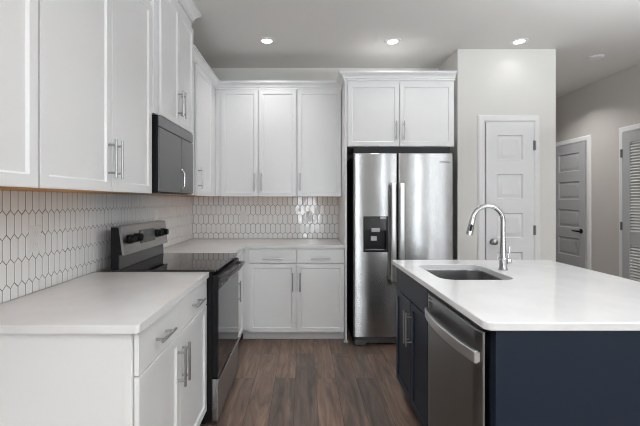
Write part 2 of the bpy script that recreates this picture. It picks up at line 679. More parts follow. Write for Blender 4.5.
def panel_door(b, x0, x1, z0, z1, panels, y0=-0.008, th=0.023):
    """slab with moulded recessed panels: front at y0, back at y0+th"""
    xs = sorted({x0, x1} | {p[0] for p in panels} | {p[1] for p in panels})
    zs = sorted({z0, z1} | {p[2] for p in panels} | {p[3] for p in panels})
    V = {}

    def v(x, y, z):
        k = (round(x, 5), round(y, 5), round(z, 5))
        if k not in V:
            V[k] = b.verts.new((x, y, z))
        return V[k]
    for i in range(len(xs) - 1):
        for j in range(len(zs) - 1):
            xa, xb, za, zb = xs[i], xs[i + 1], zs[j], zs[j + 1]
            if any(abs(p[0] - xa) < 1e-6 and abs(p[1] - xb) < 1e-6 and abs(p[2] - za) < 1e-6 and abs(p[3] - zb) < 1e-6 for p in panels):
                rings = []
                for ins, dep in ((0, 0), (0.010, 0.012), (0.018, 0.012), (0.044, 0.002), (0.048, 0.002)):
                    rings.append([v(xa + ins, y0 + dep, za + ins), v(xb - ins, y0 + dep, za + ins), v(xb - ins, y0 + dep, zb - ins), v(xa + ins, y0 + dep, zb - ins)])
                for A, B in zip(rings, rings[1:]):
                    for k in range(4):
                        b.faces.new((A[k], A[(k + 1) % 4], B[(k + 1) % 4], B[k]))
                b.faces.new(rings[-1])
            else:
                b.faces.new((v(xa, y0, za), v(xb, y0, za), v(xb, y0, zb), v(xa, y0, zb)))
    yb = y0 + th
    for i in range(len(xs) - 1):
        for z in (z0, z1):
            b.faces.new((v(xs[i], y0, z), v(xs[i + 1], y0, z), v(xs[i + 1], yb, z), v(xs[i], yb, z)))
    for j in range(len(zs) - 1):
        for x in (x0, x1):
            b.faces.new((v(x, y0, zs[j]), v(x, y0, zs[j + 1]), v(x, yb, zs[j + 1]), v(x, yb, zs[j])))
    box(b, x0, x1, y0 + th * 0.8, yb, z0, z1)


def hinge(b, x, z, y=-0.012):
    cyl(b, (x, y, z - 0.045), (x, y, z + 0.045), 0.006, seg=10)
    box(b, x - 0.012, x + 0.012, y + 0.002, y + 0.008, z - 0.045, z + 0.045)


def door_knob(b, x, z, y=-0.006):
    cyl(b, (x, y, z), (x, y - 0.008, z), 0.031, seg=24, ch=0.003)
    cyl(b, (x, y - 0.006, z), (x, y - 0.035, z), 0.011)
    ys = [-0.030, -0.034, -0.044, -0.054, -0.060, -0.062]
    tube(b, [(x, y + q, z) for q in ys], [0.012, 0.022, 0.028, 0.026, 0.016, 0.004], 24)


def set_struct(o, loc, rz):
    o.location = loc
    o.rotation_euler = (0, 0, rz)
    o['kind'] = 'structure'
    return o


def five(x0, x1):
    return [(x0, x1, z, z + 0.237) for z in (0.225, 0.595, 0.965, 1.337, 1.708)]


# pantry door (in front of the pantry wall)
set_struct(mesh('trim_1', lambda b: casing(b, 1.733, 2.198, 2.075), M['trim']), (0, PY, 0), 0)
d1 = set_struct(mesh('door_1', lambda b: panel_door(b, 1.738, 2.192, 0.012, 2.068, five(1.844, 2.088)), M['door_white']), (0, PY - 0.016, 0), 0)
mesh('door_knob', lambda b: door_knob(b, 1.800, 0.93), M['nickel'], d1)
for z in (1.845, 1.04, 0.25):
    mesh('hinge', lambda b: hinge(b, 2.197, z, -0.018), M['hinge'], d1)
# hall door and louvred door on the hall wall: local x runs along -Y (rz = -90 deg => local -y = -X)
set_struct(mesh('trim_2', lambda b: casing(b, -5.365, -4.755, 2.075), M['trim']), (RX, 0, 0), -PI / 2)
d2 = set_struct(mesh('door_2', lambda b: panel_door(b, -5.36, -4.76, 0.012, 2.068, five(-5.255, -4.863)), M['door_grey']), (RX - 0.016, 0, 0), -PI / 2)


def lever(b):
    x, z, y = -4.828, 0.93, -0.006
    cyl(b, (x, y, z), (x, y - 0.008, z), 0.031, seg=24, ch=0.003)
    cyl(b, (x, y - 0.006, z), (x, y - 0.05, z), 0.010)
    tube(b, [(x + 0.005, y - 0.05, z), (x - 0.03, y - 0.052, z), (x - 0.085, y - 0.05, z + 0.002), (x - 0.105, y - 0.046, z + 0.002)], [0.012, 0.010, 0.009, 0.006], 12)


mesh('door_lever', lever, M['black_plastic'], d2)
set_struct(mesh('trim_3', lambda b: casing(b, -4.205, -3.555, 2.075), M['trim']), (RX, 0, 0), -PI / 2)


def louvre_frame(b):
    x0, x1 = -4.20, -3.56
    y0, y1 = -0.006, 0.022
    box(b, x0, x0 + 0.095, y0, y1, 0.012, 2.068, 0.002)
    box(b, x1 - 0.095, x1, y0, y1, 0.012, 2.068, 0.002)
    for z0, z1 in ((0.012, 0.24), (0.84, 0.98), (1.955, 2.068)):
        box(b, x0 + 0.095, x1 - 0.095, y0, y1, z0, z1, 0.001)


d3 = set_struct(mesh('door_3', louvre_frame, M['door_grey']), (RX - 0.024, 0, 0), -PI / 2)


def slats(b, z0, z1):
    n = int((z1 - z0) / 0.031)
    for k in range(n):
        z = z0 + 0.014 + k * (z1 - z0 - 0.02) / (n - 1)
        r = bmesh.ops.create_cube(b, size=1.0)
        mt = Matrix.Translation((-3.88, 0.008, z)) @ Matrix.Rotation(math.radians(40), 4, 'X') @ Matrix.Diagonal((0.454, 0.024, 0.006, 1))
        bmesh.ops.transform(b, matrix=mt, verts=r['verts'])


for z0, z1 in ((0.24, 0.84), (0.98, 1.955)):
    mesh('louvre_slats', lambda b: slats(b, z0, z1), M['trim'], d3)  # slats coloured lighter than the frame for the light their tops catch
for z in (1.845, 1.04, 0.25):
    mesh('hinge', lambda b: hinge(b, -4.204, z, -0.018), M['hinge'], d3)


# ------------------------------------------------------------------ cabinets
def shaker(b, x0, x1, z0, z1, y=0.0, th=0.02, rail=0.058):
    """door with front at y - th"""
    r = bmesh.ops.create_cube(b, size=1.0)
    vs = r['verts']
    for v in vs:
        v.co = Vector((x0 + (v.co.x + 0.5) * (x1 - x0), y - th + (v.co.y + 0.5) * th, z0 + (v.co.z + 0.5) * (z1 - z0)))
    fs = {f for v in vs for f in v.link_faces}
    bmesh.ops.recalc_face_normals(b, faces=list(fs))
    front = min(fs, key=lambda f: f.calc_center_median().y)
    outer = [e for f in fs for e in f.edges]
    bmesh.ops.inset_region(b, faces=[front], thickness=rail, depth=0)
    bmesh.ops.inset_region(b, faces=[front], thickness=0.0012, depth=-0.0020)
    bmesh.ops.inset_region(b, faces=[front], thickness=0.007, depth=-0.0045)
    bmesh.ops.inset_region(b, faces=[front], thickness=0.0012, depth=-0.0020)
    bmesh.ops.bevel(b, geom=list(set(outer)), offset=0.0018, segments=2, affect='EDGES')


def slab_front(b, x0, x1, z0, z1, y=0.0, th=0.02):
    box(b, x0, x1, y - th, y, z0, z1, 0.0025)


def bar_pull(b, c, length, vertical, out=0.034, r=0.0058, inset=0.025):
    """bar handle standing off a front face at local point c"""
    x, y, z = c
    dx, dz = (0, length / 2) if vertical else (length / 2, 0)
    cyl(b, (x - dx, y - out, z - dz), (x + dx, y - out, z + dz), r, seg=14, ch=0.0012)
    k = (length / 2 - inset) / (length / 2)
    for s in (-k, k):
        cyl(b, (x + dx * s, y, z + dz * s), (x + dx * s, y - out, z + dz * s), 0.0048, seg=10)


def carcass(b, w, depth, z0, z1, toe=None, toe_d=0.075):
    if toe:
        box(b, 0, w, 0, depth, toe, z1, 0.0012)
        box(b, 0.001, w - 0.001, toe_d, depth - 0.002, 0.0, toe + 0.001)
    else:
        box(b, 0, w, 0, depth, z0, z1, 0.0012)


def front_part(root, kind, x0, x1, z0, z1, mat, handle=None, th=0.02, shk=True):
    """a door or drawer front and its pull"""
    d = mesh(kind, (lambda b: shaker(b, x0, x1, z0, z1, -0.0025, th - 0.0025)) if shk else (lambda b: slab_front(b, x0, x1, z0, z1, -0.0025, th - 0.0025)), mat, root)
    if handle:
        hx, hz, ln, vert = handle
        mesh('handle', lambda b: bar_pull(b, (hx, -th, hz), ln, vert), M['nickel'], d)
    return d


G = 0.0015
UB = 1.362        # underside of the wall cabinets
UT = 2.44
LB = PI / 2       # rotation of the left run


def wall_cabinet(label, loc, rz, w, depth, z0, z1, doors, group=None, under=True, door_z=None):
    """doors: (x0, x1, handle_x or None)"""
    t = thing('wall_cabinet', label, 'cabinet', (loc[0], loc[1], z0), rz, group)
    hh = z1 - z0
    mesh('cabinet_body', lambda b: box(b, 0, w, 0, depth, 0.003, hh, 0.0012), M['cab'], t)
    if under:
        mesh('bottom_panel', lambda b: box(b, 0.016, w - 0.016, 0.004, depth - 0.002, 0.0, 0.0045), M['maple'], t)
    a, c = door_z or (0.0, hh - 0.004)
    for x0, x1, hx in doors:
        h = None if hx is None else (hx, a + 0.145, 0.175, True)
        front_part(t, 'door', x0, x1, a, c, M['cab'], h)
    return t


XB = LX + 0.012
XU = -0.8885      # box face of left wall cabinets (doors to -0.8685)
dU = XU - LX - 0.001
# nearest pair (mostly out of frame), then the two-door one beside the microwave
wall_cabinet('white wall cabinet at the near end of the left row, cut off by the frame', (XU, 0.478), LB, 0.7635, dU, UB, UT,
             [(0.003, 0.380, 0.350), (0.384, 0.761, 0.414)], 'white shaker wall cabinets')
wall_cabinet('white two-door wall cabinet left of the microwave', (XU, 1.2445), LB, 0.9275, dU, UB, UT,
             [(0.004, 0.468, 0.440), (0.473, 0.9225, 0.497)], 'white shaker wall cabinets')
# raised cabinet above the microwave
MY0, MY1 = 2.174, 2.903
t = wall_cabinet('tall white two-door cabinet mounted above the black microwave', (-0.86, MY0), LB, MY1 - MY0, -0.86 - LX - 0.001, 1.822, 2.69,
                 [(0.058, 0.389, 0.362), (0.394, 0.712, 0.423)], 'white shaker wall cabinets', under=False, door_z=(0.004, 0.80))
# blind corner wall cabinet
wall_cabinet('white corner wall cabinet right of the microwave', (XU, 2.9065), LB, BY - 0.002 - 2.9065, dU, UB, UT,
             [(0.176, 0.680, 0.215)], 'white shaker wall cabinets')
YU = 3.82
dB = BY - YU - 0.001
wall_cabinet('white wall cabinet with two doors on the back wall beside the corner', (XU + 0.0015, YU), 0, -0.0655 - (XU + 0.0015), dB, UB, UT,
             [(0.060, 0.4295, 0.398), (0.4355, 0.8155, 0.466)], 'white shaker wall cabinets')
wall_cabinet('white single-door wall cabinet on the back wall beside the refrigerator panel', (-0.064, YU), 0, 0.447, dB, UB, UT,
             [(0.003, 0.440, 0.030)], 'white shaker wall cabinets')
# deep cabinet over the refrigerator
YF = 3.54
t = wall_cabinet('deep white two-door cabinet above the refrigerator with a tall side panel', (0.4065, YF), 0, 1.004, BY - YF - 0.001, 1.822, UT,
                 [(0.003, 0.486, 0.454), (0.492, 0.990, 0.526)], 'white shaker wall cabinets', under=False, door_z=(0.004, 0.600))
# its tall side panel runs down to the floor left of the refrigerator
mesh('side_panel', lambda b: box(b, -0.0210, -0.0015, -0.015, BY - YF - 0.001, -1.822, UT - 1.822, 0.001), M['cab'], t)
mesh('shoe_moulding', lambda b: box(b, -0.033, 0.009, -0.027, -0.0155, -1.822, -1.804, 0.004), M['trim'], t)

# crowns
CROWN = [(0, 0), (0.010, 0), (0.010, 0.016), (0.016, 0.020), (0.019, 0.030), (0.026, 0.042), (0.036, 0.052), (0.046, 0.057), (0.046, 0.062), (0.052, 0.064), (0.052, 0.078), (0, 0.078)]


def crown(label, path, z, sc=1.0, sz=None):
    sz = sz or sc
    o = mesh('crown_moulding', lambda b: sweep(b, path, [(p * sc, z + q * sz) for p, q in CROWN]), M['cab'])
    tag(o, label, 'moulding', 'white crown mouldings on the cabinets')


crown('white crown moulding along the wall cabinets left of the microwave', [(XU - 0.002, 0.478), (XU - 0.002, 2.172)], UT + 0.001)
crown('white crown moulding turning the corner above the back wall cabinets', [(XU - 0.002, 2.907), (XU - 0.002, YU + 0.002), (0.3845, YU + 0.002)], UT + 0.001)
crown('white crown moulding around the cabinet above the refrigerator', [(0.3855, YU - 0.056), (0.3855, YF - 0.004), (1.414, YF - 0.004)], UT + 0.001, 1.0)
crown('white crown moulding meeting the ceiling above the microwave cabinet', [(-1.21, MY0), (-0.86, MY0), (-0.86, MY1), (-1.21, MY1)], 2.691, 1.15, 1.06)

# ---- base cabinets
BT = 0.875        # top of base boxes
CT0, CT1 = 0.8765, 0.906


def base_cabinet(label, loc, rz, w, depth, fronts, mat=None, group='white shaker base cabinets', toe_h=0.105, hollow=False):
    """fronts: (kind, x0, x1, z0, z1, handle)"""
    mat = mat or M['cab']
    t = thing('base_cabinet', label, 'cabinet', (loc[0], loc[1], 0), rz, group)
    if hollow:
        def shell(b):
            box(b, 0, 0.018, 0.0, depth, toe_h, BT, 0.001)
            box(b, w - 0.018, w, 0.0, depth, toe_h, BT, 0.001)
            box(b, 0.018, w - 0.018, depth - 0.012, depth, toe_h, BT)
            box(b, 0.018, w - 0.018, 0.0, depth - 0.012, toe_h, toe_h + 0.018)
            box(b, 0.018, w - 0.018, 0.0, 0.018, BT - 0.16, BT)
            box(b, 0.018, 0.05, 0.0, 0.018, toe_h + 0.018, BT - 0.16)
            box(b, w - 0.05, w - 0.018, 0.0, 0.018, toe_h + 0.018, BT - 0.16)
        mesh('cabinet_body', shell, mat, t)
    else:
        mesh('cabinet_body', lambda b: box(b, 0, w, 0, depth, toe_h, BT, 0.0012), mat, t)
    mesh('toe_kick', lambda b: box(b, 0.001, w - 0.001, 0.07, 0.088, 0.0, toe_h - 0.001), mat, t)
    for kind, x0, x1, z0, z1, h in fronts:
        front_part(t, kind, x0, x1, z0, z1, mat, h, shk=(kind == 'door'))
    return t


XL = -0.58        # face of left base boxes, doors to -0.56
ly = 1.283
t = base_cabinet('white base cabinet with two drawers and two doors left of the range', (XL, ly), LB, 0.913, XL - LX - 0.002, [
    ('drawer', 0.004, 0.430, 0.722, 0.866, (0.203, 0.793, 0.150, False)),
    ('drawer', 0.434, 0.905, 0.722, 0.866, (0.67, 0.793, 0.150, False)),
    ('door', 0.004, 0.430, 0.105, 0.717, (0.402, 0.580, 0.176, True)),
    ('door', 0.434, 0.905, 0.105, 0.717, (0.462, 0.580, 0.176, True))])
# finished end of that cabinet: stile strip and flat skin
mesh('end_panel', lambda b: [box(b, -0.009, -0.0005, 0.0, 0.026, 0.0, BT, 0.001), box(b, -0.0035, -0.0005, 0.0265, XL - LX - 0.003, 0.0, BT)], M['cab'], t)

cy = 2.9065
base_cabinet('white narrow-door corner base cabinet right of the range', (XL, cy), LB, BY - 0.002 - cy, XL - LX - 0.002, [
    ('door', 0.2035, 0.5985, 0.105, 0.866, (0.2415, 0.565, 0.176, True))])
YBB = 3.545
base_cabinet('white base cabinet with two drawers and two doors on the back wall', (XL + 0.0015, YBB), 0, 0.384 - XL - 0.0015, BY - YBB - 0.002, [
    ('drawer', 0.066, 0.5115, 0.735, 0.866, (0.288, 0.785, 0.18, False)),
    ('drawer', 0.5165, 0.957, 0.735, 0.866, (0.738, 0.785, 0.18, False)),
    ('door', 0.066, 0.5115, 0.092, 0.730, (0.478, 0.565, 0.176, True)),
    ('door', 0.5165, 0.957, 0.092, 0.730, (0.547, 0.565, 0.176, True))])

# ---- countertops
o = mesh('countertop', lambda b: prism(b, rounded([(LX + 0.001, 1.254), (-0.548, 1.254), (-0.548, 2.198), (LX + 0.001, 2.198)], [0, 0.014, 0.004, 0]), CT0, CT1, 0.003), M['quartz'])
tag(o, 'white quartz countertop on the left base cabinet before the range', 'countertop', 'white quartz countertops')
o = mesh('countertop', lambda b: prism(b, rounded([(LX + 0.001, 2.905), (-0.548, 2.905), (-0.548, 3.512), (0.384, 3.512), (0.384, BY - 0.001), (LX + 0.001, BY - 0.001)], [0, 0.003, 0.006, 0.002, 0, 0]), CT0, CT1, 0.003), M['quartz'])
tag(o, 'white quartz L-shaped countertop in the back corner', 'countertop', 'white quartz countertops')

# island countertop with sink cut-out
IX0, IX1, IY0, IY1 = 0.619, 1.72, 1.284, 2.651
SX0, SX1, SY0, SY1 = 0.730, 1.126, 1.978, 2.455


def slab_with_hole(b):
    outer = rounded([(IX0, IY0), (IX1, IY0), (IX1, IY1), (IX0, IY1)], [0.032, 0.032, 0.02, 0.02], 8)
    inner = rounded([(SX0, SY0), (SX1, SY0), (SX1, SY1), (SX0, SY1)], [0.075, 0.075, 0.075, 0.075], 8)
    loops = []
    bv = 0.003
    cx, cyy = (IX0 + IX1) / 2, (IY0 + IY1) / 2
    o_in = inset_poly(outer, bv)
    i_out = inset_poly(inner, -bv)
    lv = {}
    for key, poly, z in (('ot', o_in, CT1), ('om', outer, CT1 - bv), ('ol', outer, CT0 + bv), ('ob', o_in, CT0),
                         ('it', i_out, CT1), ('im', inner, CT1 - bv), ('il', inner, CT0)):
        lv[key] = [b.verts.new((x, y, z)) for x, y in poly]

    def band(A, B):
        n = len(A)
        for k in range(n):
            b.faces.new((A[k], A[(k + 1) % n], B[(k + 1) % n], B[k]))
    band(lv['ot'], lv['om'])
    band(lv['om'], lv['ol'])
    band(lv['ol'], lv['ob'])
    band(lv['it'], lv['im'])
    band(lv['im'], lv['il'])
    # both loops start at corresponding corners and have equal counts
    band(lv['ot'], lv['it'])
    band(lv['ob'], lv['il'])


o = mesh('countertop', slab_with_hole, M['quartz'])
tag(o, 'large white quartz island countertop with the undermount sink', 'countertop', 'white quartz countertops')


# sink bowl
def sink(b):
    loops = []
    for ins, z, r in ((-0.012, CT0 - 0.0015, 0.08), (-0.002, CT0 - 0.002, 0.076), (0.0, CT0 - 0.01, 0.075), (0.006, 0.72, 0.07), (0.015, 0.695, 0.05), (0.04, 0.682, 0.04), (0.12, 0.676, 0.03)):
        poly = rounded([(SX0 + ins, SY0 + ins), (SX1 - ins, SY0 + ins), (SX1 - ins, SY1 - ins), (SX0 + ins, SY1 - ins)], r, 8)
        loops.append([b.verts.new((x, y, z)) for x, y in poly])
    for A, B in zip(loops, loops[1:]):
        n = len(A)
        for k in range(n):
            b.faces.new((A[k], A[(k + 1) % n], B[(k + 1) % n], B[k]))
    b.faces.new(loops[-1])
    # outer shell
    out = []
    for ins, z in ((-0.012, CT0 - 0.003), (-0.004, CT0 - 0.004), (-0.004, 0.70), (0.03, 0.668)):
        poly = rounded([(SX0 + ins, SY0 + ins), (SX1 - ins, SY0 + ins), (SX1 - ins, SY1 - ins), (SX0 + ins, SY1 - ins)], 0.075, 8)
        out.append([b.verts.new((x, y, z)) for x, y in poly])
    n = len(out[0])
    for k in range(n):
        b.faces.new((loops[0][k], loops[0][(k + 1) % n], out[0][(k + 1) % n], out[0][k]))
    for A, B in zip(out, out[1:]):
        for k in range(n):
            b.faces.new((A[k], A[(k + 1) % n], B[(k + 1) % n], B[k]))
    b.faces.new(out[-1])


t = thing('sink', 'stainless steel undermount sink set in the island countertop', 'sink', ((SX0 + SX1) / 2, (SY0 + SY1) / 2, 0.668))
mesh('basin', lambda b: (sink(b), shift(b, (-(SX0 + SX1) / 2, -(SY0 + SY1) / 2, -0.668))), M['steel_sink'], t)
mesh('drain', lambda b: [cyl(b, (0, 0, 0.006), (0, 0, 0.0105), 0.045, seg=28, ch=0.002), cyl(b, (0, 0, 0.008), (0, 0, 0.013), 0.018, seg=16, ch=0.001)], M['chrome'], t)

# faucet
FX, FY = 1.194, 2.262
t = thing('faucet', 'chrome gooseneck pull-down faucet beside the island sink', 'faucet', (FX, FY, CT1 + 0.0005))


def fz(z):
    return z - CT1


def faucet_body(b):
    tube(b, [(0, 0, 0), (0, 0, 0.004), (0, 0, 0.006), (0, 0, 0.03), (0, 0, 0.068), (0, 0, 0.07), (0, 0, 0.085), (0, 0, 0.12), (0, 0, 0.2)],
         [0.027, 0.027, 0.0235, 0.022, 0.022, 0.0185, 0.0185, 0.0170, 0.0136], 24)
    tube(b, [(0, 0, 0.060), (0, 0, 0.063), (0, 0, 0.071), (0, 0, 0.074)], [0.0225, 0.0245, 0.0245, 0.0225], 24)


mesh('body', faucet_body, M['chrome'], t)
ctr = (1.103 - FX, 1.197 - CT1)
R = 0.091
pts = [(0, 0, 0.19), (0, 0, 0.24)]
for k in range(0, 25):
    a = math.radians(167 * k / 24)
    pts.append((ctr[0] + R * math.cos(a), 0, ctr[1] + R * math.sin(a)))
mesh('spout', lambda b: tube(b, pts, 0.0135, 20), M['chrome'], t)
e = Vector(pts[-1])
dv = Vector((-0.225, 0, -0.974)).normalized()
hd = mesh('spray_head', lambda b: tube(b, [e - dv * 0.004, e, e + dv * 0.012, e + dv * 0.03, e + dv * 0.094, e + dv * 0.104, e + dv * 0.106],
                                       [0.0135, 0.0155, 0.0158, 0.0165, 0.019, 0.019, 0.015], 22), M['chrome'], t)


def spray_button(b):
    p = e + dv * 0.062 + Vector((-0.974, 0, 0.225)) * 0.004 + Vector((0, -0.0135, 0))
    q = e + dv * 0.062
    tube(b, [p - dv * 0.022, p - dv * 0.016, p + dv * 0.016, p + dv * 0.022], [0.003, 0.007, 0.0075, 0.003], 12)


mesh('spray_button', spray_button, M['black_plastic'], hd)


def lever_hub(b):
    cyl(b, (0.017, 0, 0.052), (0.042, 0, 0.052), 0.0195, seg=20, ch=0.003)
    tube(b, [(0.040, 0, 0.052), (0.047, 0, 0.052), (0.051, 0, 0.052)], [0.019, 0.016, 0.007], 20)
    tube(b, [(0.030, 0, 0.062), (0.033, 0, 0.085), (0.038, 0, 0.115), (0.041, 0, 0.138)], [0.006, 0.0048, 0.004, 0.0036], 10)


mesh('handle', lever_hub, M['chrome'], t)

# ---- island carcass pieces
XI = 0.66
t = base_cabinet('navy sink base cabinet under the far half of the island', (XI, 2.612), -LB, 0.669, 0.62, [
    ('drawer', 0.006, 0.664, 0.722, 0.866, None),
    ('door', 0.006, 0.348, 0.105, 0.717, (0.326, 0.558, 0.200, True)),
    ('door', 0.352, 0.664, 0.105, 0.717, (0.378, 0.558, 0.200, True))], M['navy'], None, hollow=True)
t = thing('island_panel', 'navy painted end panel facing the camera under the island countertop', 'panel', (XI, 1.297, 0))
mesh('panel', lambda b: box(b, 0.0, 0.74, 0, 0.019, 0.0, BT, 0.001), M['navy'], t)
mesh('stile', lambda b: box(b, 0.0, 0.075, 0.0195, 0.040, 0.0, BT, 0.001), M['navy'], t)
o = mesh('island_panel', lambda b: box(b, 0, 0.019, 0, 1.294, 0, BT, 0.001), M['navy'], None)
o.location = (1.381, 1.318, 0)
tag(o, 'navy back panel of the island under the seating overhang', 'panel')


# ---- dishwasher: front towards -X, local x along -Y
def holed_front(b, x0, x1, z0, z1, hole, prof, depth, back, cav_in=0.006, cav=True):
    """curved front (prof(x) -> y) with a rectangular hole and its pocket; sides run to y = back"""
    hx0, hx1, hz0, hz1 = hole if hole else (None,) * 4
    N = 26
    xs = [x0 + (x1 - x0) * k / N for k in range(N + 1)]
    xs += [x0 + 0.002, x0 + 0.005, x0 + 0.010, x1 - 0.002, x1 - 0.005, x1 - 0.010]
    if hole:
        xs = [x for x in xs if abs(x - hx0) > 0.004 and abs(x - hx1) > 0.004] + [hx0, hx1]
    xs = sorted(xs)
    zs = sorted({z0, z1, z0 + 0.004, z1 - 0.004} | ({hz0, hz1} if hole else set()))
    V = {}

    def yy(x, z):
        y = prof(x)
        if z in (z0, z1):
            y += 0.004
        return y

    def v(x, y, z):
        k = (round(x, 5), round(y, 5), round(z, 5))
        if k not in V:
            V[k] = b.verts.new((x, y, z))
        return V[k]
    for i in range(len(xs) - 1):
        for j in range(len(zs) - 1):
            xa, xb, za, zb = xs[i], xs[i + 1], zs[j], zs[j + 1]
            if hole and xa >= hx0 - 1e-6 and xb <= hx1 + 1e-6 and za >= hz0 - 1e-6 and zb <= hz1 + 1e-6:
                continue
            b.faces.new((v(xa, yy(xa, za), za), v(xb, yy(xb, za), za), v(xb, yy(xb, zb), zb), v(xa, yy(xa, zb), zb)))
    for i in range(len(xs) - 1):
        for z in (z0, z1):
            b.faces.new((v(xs[i], yy(xs[i], z), z), v(xs[i + 1], yy(xs[i + 1], z), z), v(xs[i + 1], back, z), v(xs[i], back, z)))
    for j in range(len(zs) - 1):
        for x in (x0, x1):
            b.faces.new((v(x, yy(x, zs[j]), zs[j]), v(x, yy(x, zs[j + 1]), zs[j + 1]), v(x, back, zs[j + 1]), v(x, back, zs[j])))
    b.faces.new((v(x0, back, z0), v(x1, back, z0), v(x1, back, z1), v(x0, back, z1)))
    if hole:
        inside = [x for x in xs if hx0 - 1e-6 <= x <= hx1 + 1e-6]
        yb = prof((hx0 + hx1) / 2) + depth
        for a, c in zip(inside, inside[1:]):
            for z in (hz0, hz1):
                b.faces.new((v(a, yy(a, z), z), v(c, yy(c, z), z), v(c, yb, z), v(a, yb, z)))
        for x in (hx0, hx1):
            b.faces.new((v(x, yy(x, hz0), hz0), v(x, yy(x, hz1), hz1), v(x, yb, hz1), v(x, yb, hz0)))
        b.faces.new([v(a, yb, hz0) for a in inside] + [v(a, yb, hz1) for a in reversed(inside)])


def edge_round(x, x0, x1, r):
    d = min(x - x0, x1 - x)
    if d >= r:
        return 0.0
    return r - math.sqrt(max(0.0, r * r - (r - d) ** 2))


DW0, DW1 = 1.340, 1.938
t = thing('dishwasher', 'stainless dishwasher with a bowed handle in the navy island', 'dishwasher', (0.64, DW1, 0), -LB)
W = DW1 - DW0
dprof = lambda x: -0.012 + 0.010 * max(0.0, 1 - min(x - 0.002, W - 0.002 - x) / 0.045) ** 1.0 + edge_round(x, 0.002, W - 0.002, 0.004)
mesh('tub', lambda b: box(b, 0.004, W - 0.004, 0.022, 0.56, 0.02, 0.868), M['black_plastic'], t)
mesh('control_strip', lambda b: box(b, 0.004, W - 0.004, -0.002, 0.0215, 0.8535, 0.872, 0.001), M['black_plastic'], t)
dd = mesh('door', lambda b: holed_front(b, 0.002, W - 0.002, 0.105, 0.852, (0.05, W - 0.05, 0.757, 0.822), dprof, 0.032, 0.004), M['steel_panel'], t)


def dw_handle(b):
    pts = []
    n = 20
    L, R_ = [], []
    for k in range(n + 1):
        u = -1 + 2 * k / n
        x = W / 2 + u * (W / 2 - 0.022)
        y = -0.022 - 0.026 * (1 - u * u) ** 0.8
        pts.append((x, y))
    zc0, zc1 = 0.734, 0.780
    rings = []
    for x, y in pts:
        th = 0.010
        prof = [(y, zc0), (y - 0.003, zc0 + 0.004), (y - 0.004, zc1 - 0.004), (y, zc1), (y + th, zc1), (y + th, zc0)]
        rings.append([b.verts.new((x, q, z)) for q, z in prof])
    for A, B in zip(rings, rings[1:]):
        for k in range(6):
            b.faces.new((A[k], A[(k + 1) % 6], B[(k + 1) % 6], B[k]))
    b.faces.new(rings[0])
    b.faces.new(list(reversed(rings[-1])))
    for s in (0.018, W - 0.030):
        box(b, s, s + 0.012, -0.024, -0.006, 0.740, 0.774)


mesh('handle', dw_handle, M['handle_steel'], dd)
mesh('badge', lambda b: box(b, 0.045, 0.085, -0.0135, -0.0115, 0.832, 0.838, 0.0005), M['dark_grey'], dd)
mesh('toe_kick', lambda b: box(b, 0.004, W - 0.004, 0.05, 0.07, 0.0, 0.10), M['black_plastic'], t)

# ---- refrigerator
RFX0, RFX1, RFY = 0.453, 1.354, 3.402
t = thing('refrigerator', 'stainless side-by-side refrigerator with black water dispenser', 'refrigerator', (RFX0, RFY, 0))
RW = RFX1 - RFX0
mesh('cabinet_body', lambda b: box(b, 0.004, RW - 0.004, 0.075, BY - RFY - 0.03, 0.03, 1.735, 0.003), M['black_body'], t)
mesh('hinge_gap_fill', lambda b: [box(b, 0.006, RW - 0.006, 0.058, 0.2, 1.7355, 1.812, 0.004)], M['black_plastic'], t)  # hinge covers stretched full width, black in place of the gap's shade


def fr_prof(x0, x1):
    c, hw = (x0 + x1) / 2, (x1 - x0) / 2
    return lambda x: 0.012 - 0.011 * (1 - ((x - c) / hw) ** 2) + edge_round(x, x0, x1, 0.012)


sp = 0.400
dl0, dl1 = 0.0, sp - 0.003
dr0, dr1 = sp + 0.003, RW
disp = (0.086, 0.309, 0.858, 1.180)
dl = mesh('freezer_door', lambda b: holed_front(b, dl0, dl1, 0.088, 1.748, (disp[0] + 0.008, disp[1] - 0.008, disp[2] + 0.008, disp[3] - 0.008), fr_prof(dl0, dl1), 0.05, 0.068), M['steel'], t)
drr = mesh('fridge_door', lambda b: holed_front(b, dr0, dr1, 0.088, 1.748, None, fr_prof(dr0, dr1), 0, 0.068), M['steel'], t)


def fridge_handle(b, x):
    z0, z1 = 0.60, 1.478
    prof = [(-0.022, -0.044), (-0.014, -0.056), (0.014, -0.056), (0.022, -0.044), (0.016, -0.036), (-0.016, -0.036)]
    r0 = [b.verts.new((x + p, q, z0)) for p, q in prof]
    r1 = [b.verts.new((x + p, q, z1)) for p, q in prof]
    for k in range(6):
        b.faces.new((r0[k], r0[(k + 1) % 6], r1[(k + 1) % 6], r1[k]))
    b.faces.new(r0)
    b.faces.new(list(reversed(r1)))
    for z in (z0 + 0.004, z1 - 0.044):
        box(b, x - 0.011, x + 0.011, -0.040, 0.012, z, z + 0.04, 0.002)


mesh('handle', lambda b: fridge_handle(b, 0.348), M['handle_steel'], dl)
mesh('handle', lambda b: fridge_handle(b, 0.426), M['handle_steel'], drr)
mesh('badge', lambda b: box(b, dr1 - 0.125, dr1 - 0.035, -0.0015, 0.0045, 1.665, 1.674, 0.001), M['grey_plastic'], drr)


